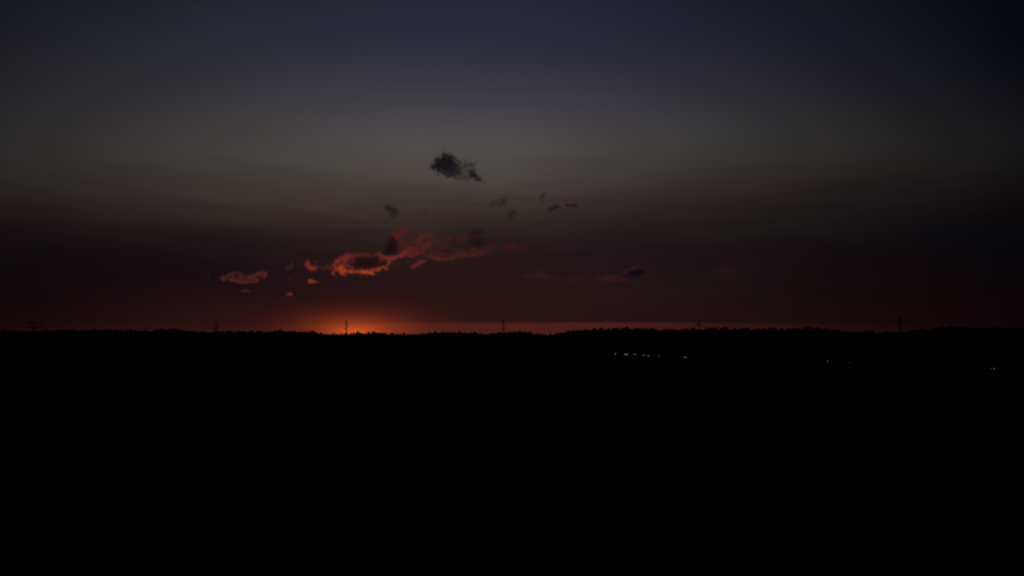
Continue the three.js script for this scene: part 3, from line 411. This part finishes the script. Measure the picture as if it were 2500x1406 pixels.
const linearIn = (xs, ys) => (x) => { if (x <= xs[0]) return ys[0]; let i = 0; while (i < xs.length - 2 && x > xs[i + 1]) i++; return lerp(ys[i], ys[i + 1], clamp((x - xs[i]) / (xs[i + 1] - xs[i]), 0, 1)); };
const ridgeDistance = linearIn(RIDGE.map((p) => p[0]), RIDGE.map((p) => p[1])), ridgeTop = linearIn(RIDGE.map((p) => p[0]), RIDGE.map((p) => p[2]));
// open fields along the lit road: t runs along the road, s towards the camera
const inField = (x, z, more = 0) => { const px = x - 180, pz = z + 1120, t = px * 0.426 + pz * 0.905, s = -px * 0.905 + pz * 0.426; return t > -90 - more && t < 820 + more && s > -70 - more && s < 235 + more; };
const fieldness = (x, z) => { let n = 0; for (let m = 0; m < 120; m += 20) if (!inField(x, z, m)) n++; return 1 - n / 6; };
function height(x, z) {
  const r = Math.hypot(x, z), az = clamp(bearingOf(x, z), -42, 42), R = ridgeDistance(az), crest = ridgeTop(az) - CANOPY;
  const rise = smooth(R - 330, R - 10, r), fall = 1 - 0.45 * smooth(R + 30, R + 900, r);
  const roll = (2.6 * noise(x / 190, z / 190) + 1.1 * noise(x / 70 + 9, z / 70)) * smooth(30, 150, r) * (1 - rise) * (1 - fieldness(x, z));
  return crest * rise * fall + roll;
}
{
  const az = [], rad = [0, 20];
  for (let a = -180; a < -46; a += 4) az.push(a);
  for (let a = -46; a <= 46; a += 0.4) az.push(a);
  for (let a = 50; a <= 180; a += 4) az.push(a);
  for (let r = 40; r < 1200; r += 25) rad.push(r);
  for (let r = 1200; r < 2500; r += 18) rad.push(r);
  for (let r = 2500; r < 20000; r *= 1.18) rad.push(r);
  const pos = [], col = [], index = [], n = az.length;
  for (const r of rad) for (const a of az) {
    const x = r * Math.sin(a * D2R), z = -r * Math.cos(a * D2R), v = 0.8 + 0.35 * fbm(x / 40, z / 40, 4);   // patches of grass and bare soil, the same everywhere
    pos.push(x, height(x, z), z);
    col.push(0.042 * v, 0.045 * v, 0.022 * v);
  }
  for (let i = 0; i + 1 < rad.length; i++) for (let j = 0; j < n; j++) { const k = (j + 1) % n, a = i * n + j, b = i * n + k, c = a + n, d = b + n; if (i) index.push(a, b, d); index.push(a, d, c); }
  const g = new THREE.BufferGeometry();
  g.setAttribute('position', new THREE.Float32BufferAttribute(pos, 3)); g.setAttribute('color', new THREE.Float32BufferAttribute(col, 3)); g.setIndex(index); g.computeVertexNormals();
  structure('ground', g, new THREE.MeshStandardMaterial({ vertexColors: true, roughness: 1 }));
}
// the road through the fields
const roadLine = new THREE.CatmullRomCurve3([[196, -1215], [207, -1120], [224, -1040], [232, -985], [254, -938], [372, -765], [436, -600], [560, -420], [760, -250], [1040, -90]].map(([x, z]) => new THREE.Vector3(x, 0, z)));
function ribbon(offset, width, lift, from = 0, to = 1, steps = 160) {
  const pos = [], index = [];
  for (let i = 0; i <= steps; i++) {
    const t = lerp(from, to, i / steps), p = roadLine.getPointAt(t), d = roadLine.getTangentAt(t);
    for (const s of [-1, 1]) { const x = p.x - d.z * (offset + s * width / 2), z = p.z + d.x * (offset + s * width / 2); pos.push(x, height(x, z) + lift, z); }
    if (i) { const k = i * 2; index.push(k - 2, k, k - 1, k - 1, k, k + 1); }
  }
  const g = new THREE.BufferGeometry(); g.setAttribute('position', new THREE.Float32BufferAttribute(pos, 3)); g.setIndex(index); g.computeVertexNormals(); return g;
}
structure('road', ribbon(0, 7, 0.35), mat(0.05, 0.05, 0.052));
structure('road_verge', mergeGeometries([ribbon(-4.3, 1.6, 0.3), ribbon(4.3, 1.6, 0.3)]), mat(0.045, 0.045, 0.03));
structure('road_marking', mergeGeometries([...Array.from({ length: 90 }, (_, i) => ribbon(0, 0.14, 0.354, i / 90, (i + 0.5) / 90, 4))]), mat(0.7, 0.7, 0.68));

// ---------------------------------------------------------------- trees
const LEAF = new THREE.MeshStandardMaterial({ vertexColors: true, roughness: 0.95 });
const BARK = mat(0.06, 0.045, 0.035);
function soup(tris, tone) {                              // flat faces, each with its own tone of green
  const g = new THREE.BufferGeometry(); g.setAttribute('position', new THREE.Float32BufferAttribute(tris, 3));
  g.setAttribute('color', new THREE.Float32BufferAttribute(tone, 3)); g.computeVertexNormals(); return g;
}
function paint(tone, random, count, base) { const v = 0.7 + 0.6 * random(); for (let i = 0; i < count; i++) tone.push(base[0] * v, base[1] * v, base[2] * v); }
function pineCrown(seed, slim, sprays = 96, spread = 1) {            // tiers of drooping sprays; one unit high
  const random = rng(seed), tris = [], tone = [];
  for (let i = 0; i < sprays; i++) {
    const t = Math.pow((i + random()) / sprays, 0.85), y = 0.2 + 0.79 * t, reach = slim * Math.pow(1 - t, 0.72) * (0.6 + 0.6 * random()) + 0.014;
    const a = i * 2.39996 + random(), ca = Math.cos(a), sa = Math.sin(a), drop = reach * (0.15 + 0.35 * random()), w = spread * reach * (0.24 + 0.16 * random());
    const P = (d, side, up) => [ca * d - sa * side, y + up, sa * d + ca * side];
    const root = P(0, 0, reach * 0.1), tip = P(reach, 0, -drop), l = P(reach * 0.6, w, -drop * 0.7), r = P(reach * 0.6, -w, -drop * 0.7), up = P(reach * 0.55, 0, reach * 0.12), low = P(reach * 0.5, 0, -drop - reach * 0.22);
    tris.push(...root, ...l, ...up, ...root, ...up, ...r, ...up, ...l, ...tip, ...up, ...tip, ...r, ...root, ...low, ...tip);
    paint(tone, random, 15, [0.030, 0.046, 0.022]);
  }
  return soup(tris, tone);
}
function leafyCrown(seed, wide, clumps = 17, leaves = 20, leaf = 1) {   // clumps of leaf faces spread through an uneven crown
  const random = rng(seed), tris = [], tone = [], v = new THREE.Vector3(), u = new THREE.Vector3(), w = new THREE.Vector3();
  for (let c = 0; c < clumps; c++) {
    const a = c * 2.39996 + random(), h = (c + random()) / clumps, y = 0.38 + 0.5 * h, out = wide * Math.sqrt(1 - Math.pow(2 * h - 0.85, 2) / 1.6) * (0.35 + 0.6 * random()), size = 0.1 + 0.08 * random();
    for (let i = 0; i < leaves; i++) {
      v.set(random() - 0.5, random() - 0.5, random() - 0.5).normalize(); const d = size * (0.55 + 0.45 * random());
      const cx = Math.cos(a) * out + v.x * d, cy = Math.min(0.99, y + v.y * d * 0.8), cz = Math.sin(a) * out + v.z * d;
      u.set(random() - 0.5, random() - 0.5, random() - 0.5).cross(v).normalize(); w.crossVectors(v, u).addScaledVector(v, 0.5 * (random() - 0.5));
      const s = leaf * size * (0.32 + 0.25 * random()), q = (p, r) => [cx + (u.x * p + w.x * r) * s, cy + (u.y * p + w.y * r) * s, cz + (u.z * p + w.z * r) * s];
      tris.push(...q(-1, 0), ...q(0, -0.7), ...q(1, 0), ...q(-1, 0), ...q(1, 0), ...q(0, 0.7));
      paint(tone, random, 6, [0.036, 0.052, 0.020]);
    }
  }
  return soup(tris, tone);
}
function pineTrunk() { return bar([0, -0.06, 0], [0, 0.93, 0], 0.022, 0.004, 6); }
function leafyTrunk(seed) {
  const random = rng(seed), g = [bar([0, -0.06, 0], [0, 0.5, 0], 0.03, 0.018, 6)];
  for (let i = 0; i < 5; i++) { const a = i * 1.26 + random(), y = 0.3 + 0.04 * i; g.push(bar([0, y, 0], [Math.cos(a) * 0.17, y + 0.28, Math.sin(a) * 0.17], 0.012, 0.004, 5)); }
  return mergeGeometries(g);
}
const KINDS = {
  pine_tree: [[11, 0.25], [12, 0.3], [13, 0.36], [14, 0.28]].map(([s, w]) => ({ crown: pineCrown(s, w), trunk: pineTrunk() })),
  broadleaf_tree: [[21, 0.3], [22, 0.36], [23, 0.4]].map(([s, w]) => ({ crown: leafyCrown(s, w), trunk: leafyTrunk(s) })),
};
const NEAR = {                                           // finer foliage for the woods within a few hundred metres
  pine_tree: [[31, 0.24], [32, 0.3]].map(([s, w]) => ({ crown: pineCrown(s, w, 420, 0.5), trunk: pineTrunk() })),
  broadleaf_tree: [[41, 0.32], [42, 0.38]].map(([s, w]) => ({ crown: leafyCrown(s, w, 30, 90, 0.42), trunk: leafyTrunk(s) })),
};
const SLOPES = [                                         // from bearing, to bearing, spacing, share of pines, where
  [-43, -20.6, 6.4, 0.2, 'on the dim ridge beside the wide-armed pylon'],
  [-20.6, -14.6, 5.2, 0.5, 'on the ridge between the short pylon and the glow'],
  [-14.6, -0.8, 4.6, 0.62, 'on the low ridge under the sunset glow'],
  [-0.8, 3.3, 4.4, 0.62, 'around the knoll and dip by the tall pylon'],
  [3.3, 28.2, 4.3, 0.66, 'on the ridge behind the street lamps'],
  [28.2, 43, 5.8, 0.3, 'on the smooth ridge past the broad dim pylon'],
];
{
  const random = rng(77);
  for (const [from, to, gap, pines, where] of SLOPES) {
    for (let az = from; az < to; az += gap * (0.7 + 0.6 * random()) / ridgeDistance(az) / D2R) {
      const r = ridgeDistance(az) + (random() - 0.6) * 22, x = r * Math.sin(az * D2R), z = -r * Math.cos(az * D2R), kind = random() < pines ? 'pine_tree' : 'broadleaf_tree';
      const shape = KINDS[kind][Math.floor(random() * KINDS[kind].length)], tall = CANOPY * (kind === 'pine_tree' ? 0.7 + 0.46 * random() : 0.66 + 0.54 * random());
      const size = tall > CANOPY * 1.08 ? 'tall' : tall < CANOPY * 0.82 ? 'low' : 'middling', looks = size + (kind === 'pine_tree' ? ' pointed pine in silhouette ' : ' round-topped broadleaf tree in silhouette ');
      const t = thing(kind, x, height(x, z) - 0.3, z, looks + where, 'tree', size + (kind === 'pine_tree' ? ' pines ' : ' broadleaf trees ') + where);
      t.rotation.y = random() * 6.28; t.scale.set(tall * (0.9 + 0.35 * random()), tall, tall * (0.9 + 0.35 * random()));
      part('trunk', shape.trunk, BARK, t); part('crown', shape.crown, LEAF, t);
    }
  }
}
// the woods that fill the valley and the slopes: one dark mass
{
  const roadSpots = roadLine.getSpacedPoints(220), random = rng(501), places = { pine_tree: [[], [], [], []], broadleaf_tree: [[], [], []] }, close = { pine_tree: [[], []], broadleaf_tree: [[], []] }, m = new THREE.Matrix4(), q = new THREE.Quaternion(), up = new THREE.Vector3(0, 1, 0), step = 8.6;
  for (let gx = -1950; gx < 1950; gx += step) for (let gz = -2440; gz < 130; gz += step) {
    const x = gx + random() * step, z = gz + random() * step, r = Math.hypot(x, z), az = bearingOf(x, z), a = random(), b = random(), c = random(), d = random();
    if (r < 48 || (r > 260 && Math.abs(az) > 45)) continue;
    const open = inField(x, z);                          // low scrub instead of wood, added to darken the pale field beside the road
    if (open && roadSpots.some((p) => Math.hypot(p.x - x, p.z - z) < 11)) continue;
    const R = ridgeDistance(clamp(az, -42, 42));
    if (r > R + 110 || Math.abs(r - R) < 9) continue;
    const near = 1 - 0.42 * smooth(R - 240, R - 40, r), pine = noise(x / 130 + 4, z / 130) * 0.9 + a > 0.55, tall = open ? 2.2 + 1.8 * b : (pine ? 10 + 5 * b : 9 + 4.5 * b) * near, kind = pine && !open ? 'pine_tree' : 'broadleaf_tree';
    q.setFromAxisAngle(up, c * 6.28); m.compose(new THREE.Vector3(x, height(x, z) - (open ? 0.32 * tall : 0.4), z), q, new THREE.Vector3(tall * (open ? 2.4 : 0.95 + 0.5 * d), tall, tall * (open ? 2.4 : 0.95 + 0.5 * d)));
    const lists = (r < 450 ? close : places)[kind]; lists[Math.floor(c * lists.length)].push(m.clone());
  }
  for (const [shapes, spots] of [[KINDS, places], [NEAR, close]]) for (const kind of Object.keys(spots)) spots[kind].forEach((list, i) => {
    const shape = shapes[kind][i], trunk = shape.trunk.toNonIndexed(); trunk.deleteAttribute('uv');
    trunk.setAttribute('color', new THREE.Float32BufferAttribute(Array.from({ length: trunk.attributes.position.count }, () => [0.06, 0.045, 0.035]).flat(), 3));
    const o = new THREE.InstancedMesh(mergeGeometries([trunk, shape.crown]), LEAF, list.length);
    list.forEach((p, k) => o.setMatrixAt(k, p));
    o.name = numbered(kind === 'pine_tree' ? 'pine_wood' : 'broadleaf_wood'); o.castShadow = o.receiveShadow = true; o.userData.kind = 'stuff';
    tag(o, kind === 'pine_tree' ? 'dark pine woods filling the unlit valley below the skyline' : 'dark broadleaf woods filling the unlit valley below the skyline', 'forest', kind === 'pine_tree' ? 'pine woods in the valley' : 'broadleaf woods in the valley');
    scene.add(o);
  });
}

// ---------------------------------------------------------------- pylons
const STEEL = mat(0.075, 0.075, 0.08, 0.7, 0.2), PORCELAIN = mat(0.25, 0.2, 0.17, 0.3), CONCRETE = mat(0.3, 0.29, 0.27);
const PYLONS = [
  { name: 'A', at: [-974.7, -1392.8], top: 63.7, base: 11.2, neck: 4.5, arms: [{ h: 62.0, left: 11.2, right: 14.9, kind: 'wide' }, { h: 52.8, left: 13.7, right: 14.9, kind: 'wide' }] },
  { name: 'B', at: [-854.5, -1972.9], top: 76.2, base: 8.4, neck: 3.1, arms: [{ h: 75.5, left: 4.8, right: 5.6, kind: 'peak' }, { h: 67.6, left: 8.4, right: 11.2, kind: 'arm' }, { h: 61.7, left: 0.0, right: 10.5, kind: 'arm' }, { h: 56.7, left: 12.4, right: 0.0, kind: 'arm' }] },
  { name: 'C', at: [-461.8, -1904.8], top: 79.4, base: 5.6, neck: 2.4, arms: [{ h: 79.0, left: 5.1, right: 5.1, kind: 'peak' }, { h: 70.3, left: 6.0, right: 5.8, kind: 'arm' }, { h: 63.2, left: 0.0, right: 8.0, kind: 'arm' }, { h: 58.2, left: 9.4, right: 0.0, kind: 'arm' }, { h: 53.9, left: 0.0, right: 7.3, kind: 'arm' }] },
  { name: 'D', at: [-23.9, -1899.8], top: 83.1, base: 7.4, neck: 3.4, arms: [{ h: 82.7, left: 4.1, right: 4.3, kind: 'peak' }, { h: 72.0, left: 5.2, right: 5.5, kind: 'arm' }, { h: 64.7, left: 0.0, right: 10.7, kind: 'arm' }, { h: 59.5, left: 12.0, right: 0.0, kind: 'arm' }, { h: 54.7, left: 0.0, right: 6.3, kind: 'arm' }] },
  { name: 'E', at: [502.1, -1832.4], top: 77.0, base: 7.7, neck: 3.1, arms: [{ h: 76.6, left: 4.3, right: 4.7, kind: 'peak' }, { h: 66.7, left: 7.7, right: 5.9, kind: 'arm' }, { h: 65.9, left: 13.0, right: 0.0, kind: 'arm' }] },
  { name: 'F', at: [741.2, -1304.1], top: 75.1, base: 8.3, neck: 3.7, arms: [{ h: 74.4, left: 2.5, right: 2.5, kind: 'peak' }, { h: 64.0, left: 10.3, right: 9.8, kind: 'arm' }, { h: 59.2, left: 6.2, right: 5.2, kind: 'arm' }, { h: 54.5, left: 6.7, right: 3.9, kind: 'arm' }] },
];
const pylonLabels = {
  A: 'low broad pylon with two long crossarms above the dark ridge, farthest from the glow',
  B: 'short thin pylon on the ridge, between the wide-armed pylon and the glow',
  C: 'slender lattice pylon with staggered arms standing in the orange sunset glow',
  D: 'tall lattice pylon with staggered arms rising beside the small wooded knoll',
  E: 'pylon mostly hidden by the wooded ridge above the street lamps, one long arm',
  F: 'broad-bodied tall pylon, barely visible against the darkest part of the red sky',
};
function pylon({ name, at: [x, z], top, base, neck, arms }) {
  const ground = height(x, z), H = top - ground, o = thing('transmission_pylon', x, ground, z, pylonLabels[name], 'pylon', 'pylons along the skyline');
  o.rotation.y = Math.atan2(-x, -z);                     // crossarms face the valley
  const half = (y) => (y < H * 0.55 ? lerp(base, neck, y / (H * 0.55)) : lerp(neck, neck * 0.62, (y - H * 0.55) / (H * 0.45))) / 2;
  const corners = [[-1, -1], [1, -1], [1, 1], [-1, 1]], waist = H * 0.55, stout = name === 'A' || name === 'F' ? 1.05 : 1;
  for (const [sx, sz] of corners) {
    const at = (y) => [sx * half(y), y, sz * half(y)];
    part('leg', mergeGeometries([bar(at(-0.6), at(waist), 0.46 * stout, 0.4 * stout, 8), bar(at(waist), at(H), 0.4 * stout, 0.32 * stout, 8)]), STEEL, o);
    const b = half(0); part('footing', new THREE.CylinderGeometry(0.55, 0.75, 1.6, 12).translate(sx * b, -0.1, sz * b), CONCRETE, o);
  }
  const g = [];
  let y = 0;
  while (y < H - 0.8) {
    const y2 = Math.min(H - 0.1, y + Math.max(1.5, half(y) * 2.1)), a = half(y), b = half(y2);
    for (let k = 0; k < 4; k++) {
      const [ax, az] = corners[k], [bx, bz] = corners[(k + 1) % 4];
      g.push(bar([ax * a, y, az * a], [bx * b, y2, bz * b], 0.24 * stout, 0.24 * stout, 5), bar([bx * a, y, bz * a], [ax * b, y2, az * b], 0.24 * stout, 0.24 * stout, 5), bar([ax * b, y2, az * b], [bx * b, y2, bz * b], 0.2 * stout, 0.2 * stout, 5));
    }
    y = y2;
  }
  part('bracing', mergeGeometries(g), STEEL, o);
  for (const { h, left, right, kind } of arms) for (const [side, reach] of [[-1, left], [1, right]]) {
    if (!reach) continue;
    const y0 = h - ground, w = half(y0), peak = kind === 'peak', wide = kind === 'wide', rise = peak ? -0.9 : 1.5, tip = [side * reach, y0 + (wide ? 1.6 : 0), 0], t = (wide ? 0.5 : 0.42) * (stout > 1 ? 1.2 : 1), f = [];
    for (const s of [-1, 1]) {
      f.push(bar([side * w, y0, s * w], tip, t, t * 0.7, 6), bar([side * w, y0 + rise, s * w], tip, t * 0.8, t * 0.6, 6));
      for (let k = 1; k < 4; k++) { const u = k / 4, v = (k - 0.5) / 4; f.push(bar([lerp(side * w, tip[0], v), lerp(y0, tip[1], v), s * w * (1 - v)], [lerp(side * w, tip[0], u), lerp(y0 + rise, tip[1], u), s * w * (1 - u)], 0.1, 0.1, 4)); }
    }
    part('cross_arm', mergeGeometries(f), STEEL, o);
    if (!peak) { const d = []; for (let k = 0; k < 9; k++) d.push(new THREE.CylinderGeometry(0.06, 0.2, 0.12, 10).translate(tip[0] * 0.98, tip[1] - 0.3 - k * 0.17, 0)); d.push(bar([tip[0] * 0.98, tip[1], 0], [tip[0] * 0.98, tip[1] - 1.9, 0], 0.04)); part('insulator', mergeGeometries(d), PORCELAIN, o); }
  }
  return o;
}
PYLONS.forEach(pylon);

// ---------------------------------------------------------------- street lamps beside the road
const POST = mat(0.18, 0.19, 0.2, 0.5, 0.5);
const LAMPS = [
  { at: [168.8, -1122.3], reach: 0.00, glow: [0.55] },
  { at: [182.4, -1190.9], reach: 0.00, glow: [0.06] },
  { at: [180.2, -1080.8], reach: 1.61, glow: [1.0, 0.8] },
  { at: [194.6, -1083.3], reach: 1.55, glow: [0.38, 0.26] },
  { at: [201.9, -1049.3], reach: 1.60, glow: [0.42, 0.26] },
  { at: [201.3, -1013.0], reach: 0.00, glow: [0.36] },
  { at: [202.5, -1002.1], reach: 0.00, glow: [0.07] },
  { at: [214.6, -1033.1], reach: 0.00, glow: [0.06] },
  { at: [208.1, -970.9], reach: 0.00, glow: [0.38] },
  { at: [238.9, -951.2], reach: 0.00, glow: [0.34] },
  { at: [237.3, -936.0], reach: 0.84, glow: [0.2, 0.3] },
  { at: [357.2, -776.2], reach: 0.00, glow: [0.15] },
  { at: [361.8, -733.6], reach: 0.00, glow: [0.08] },
  { at: [420.0, -601.8], reach: 0.00, glow: [0.06] },
  { at: [422.5, -601.8], reach: 0.00, glow: [0.34] },
];
const lampLabels = [
  'bright single-globe street lamp at the far end of the lit road',
  'very faint single-globe lamp beyond the last bright lamp of the road',
  'brightest street lamp, twin white globes of nearly equal strength',
  'twin-globe street lamp, second pair along the road after the brightest pair',
  'twin-globe street lamp, third pair along the road, one globe weaker',
  'single-globe street lamp just past the three pairs of globes',
  'barely glowing single-globe lamp right beside the lamp past the three pairs',
  'barely glowing single-globe lamp in the gap behind the row of lamps',
  'single-globe street lamp standing alone between the pairs and the close cluster',
  'single-globe lamp, the brighter end of the close three-light cluster',
  'narrow twin-globe lamp in the close three-light cluster, one globe weaker',
  'small dim lone street lamp midway along the dark stretch of road',
  'fainter lone street lamp following the dim lone one along the road',
  'very faint lamp touching the lone bright lamp at the near end of the road',
  'lone bright street lamp at the near end of the road',
];
const poleShape = new THREE.LatheGeometry([[0.16, -0.5], [0.16, 0.5], [0.11, 0.6], [0.095, 2.5], [0.065, 6.75], [0.065, 6.8], [0, 6.8]].map(([a, b]) => new THREE.Vector2(a, b)), 14);
const globeShape = new THREE.SphereGeometry(0.235, 24, 16);
function streetLamp({ at: [x, z], reach, glow }, label) {
  const y = height(x, z), o = thing('street_lamp', x, y, z, label, 'street lamp', 'street lamps in the valley'), lift = -y;
  o.rotation.y = Math.atan2(-x, -z);
  part('post', poleShape, POST, o).scale.y = (7.0 + lift) / 6.8;
  part('plinth', new THREE.CylinderGeometry(0.24, 0.3, 0.5, 12).translate(0, 0.05, 0), CONCRETE, o);
  const heads = glow.length > 1 ? [-reach, reach] : [0];
  heads.forEach((hx, i) => {
    const hy = 7.2 + lift;
    if (hx) part('arm', new THREE.TubeGeometry(new THREE.QuadraticBezierCurve3(new THREE.Vector3(0, hy - 0.9, 0), new THREE.Vector3(hx, hy - 0.95, 0), new THREE.Vector3(hx, hy - 0.22, 0)), 12, 0.04, 8), POST, o);
    const white = new THREE.Color(1, 0.98, 0.94), m = new THREE.MeshStandardMaterial({ color: 0xe8e8e4, roughness: 0.4, emissive: white, emissiveIntensity: 3.4 * glow[i] * (x * x + z * z) / 1e6 });
    const globe = part('globe', globeShape, m, o); globe.position.set(hx, hy, 0);
    part('collar', new THREE.CylinderGeometry(0.1, 0.07, 0.14, 12).translate(0, -0.27, 0), POST, globe);
    const light = new THREE.PointLight(white, 0.15 * glow[i], 0, 2); light.name = 'lamp_light'; light.castShadow = true; light.shadow.radius = 11; light.position.set(hx, hy, 0); o.add(light);
  });
}
LAMPS.forEach((l, i) => streetLamp(l, lampLabels[i]));

renderer.render(scene, camera);
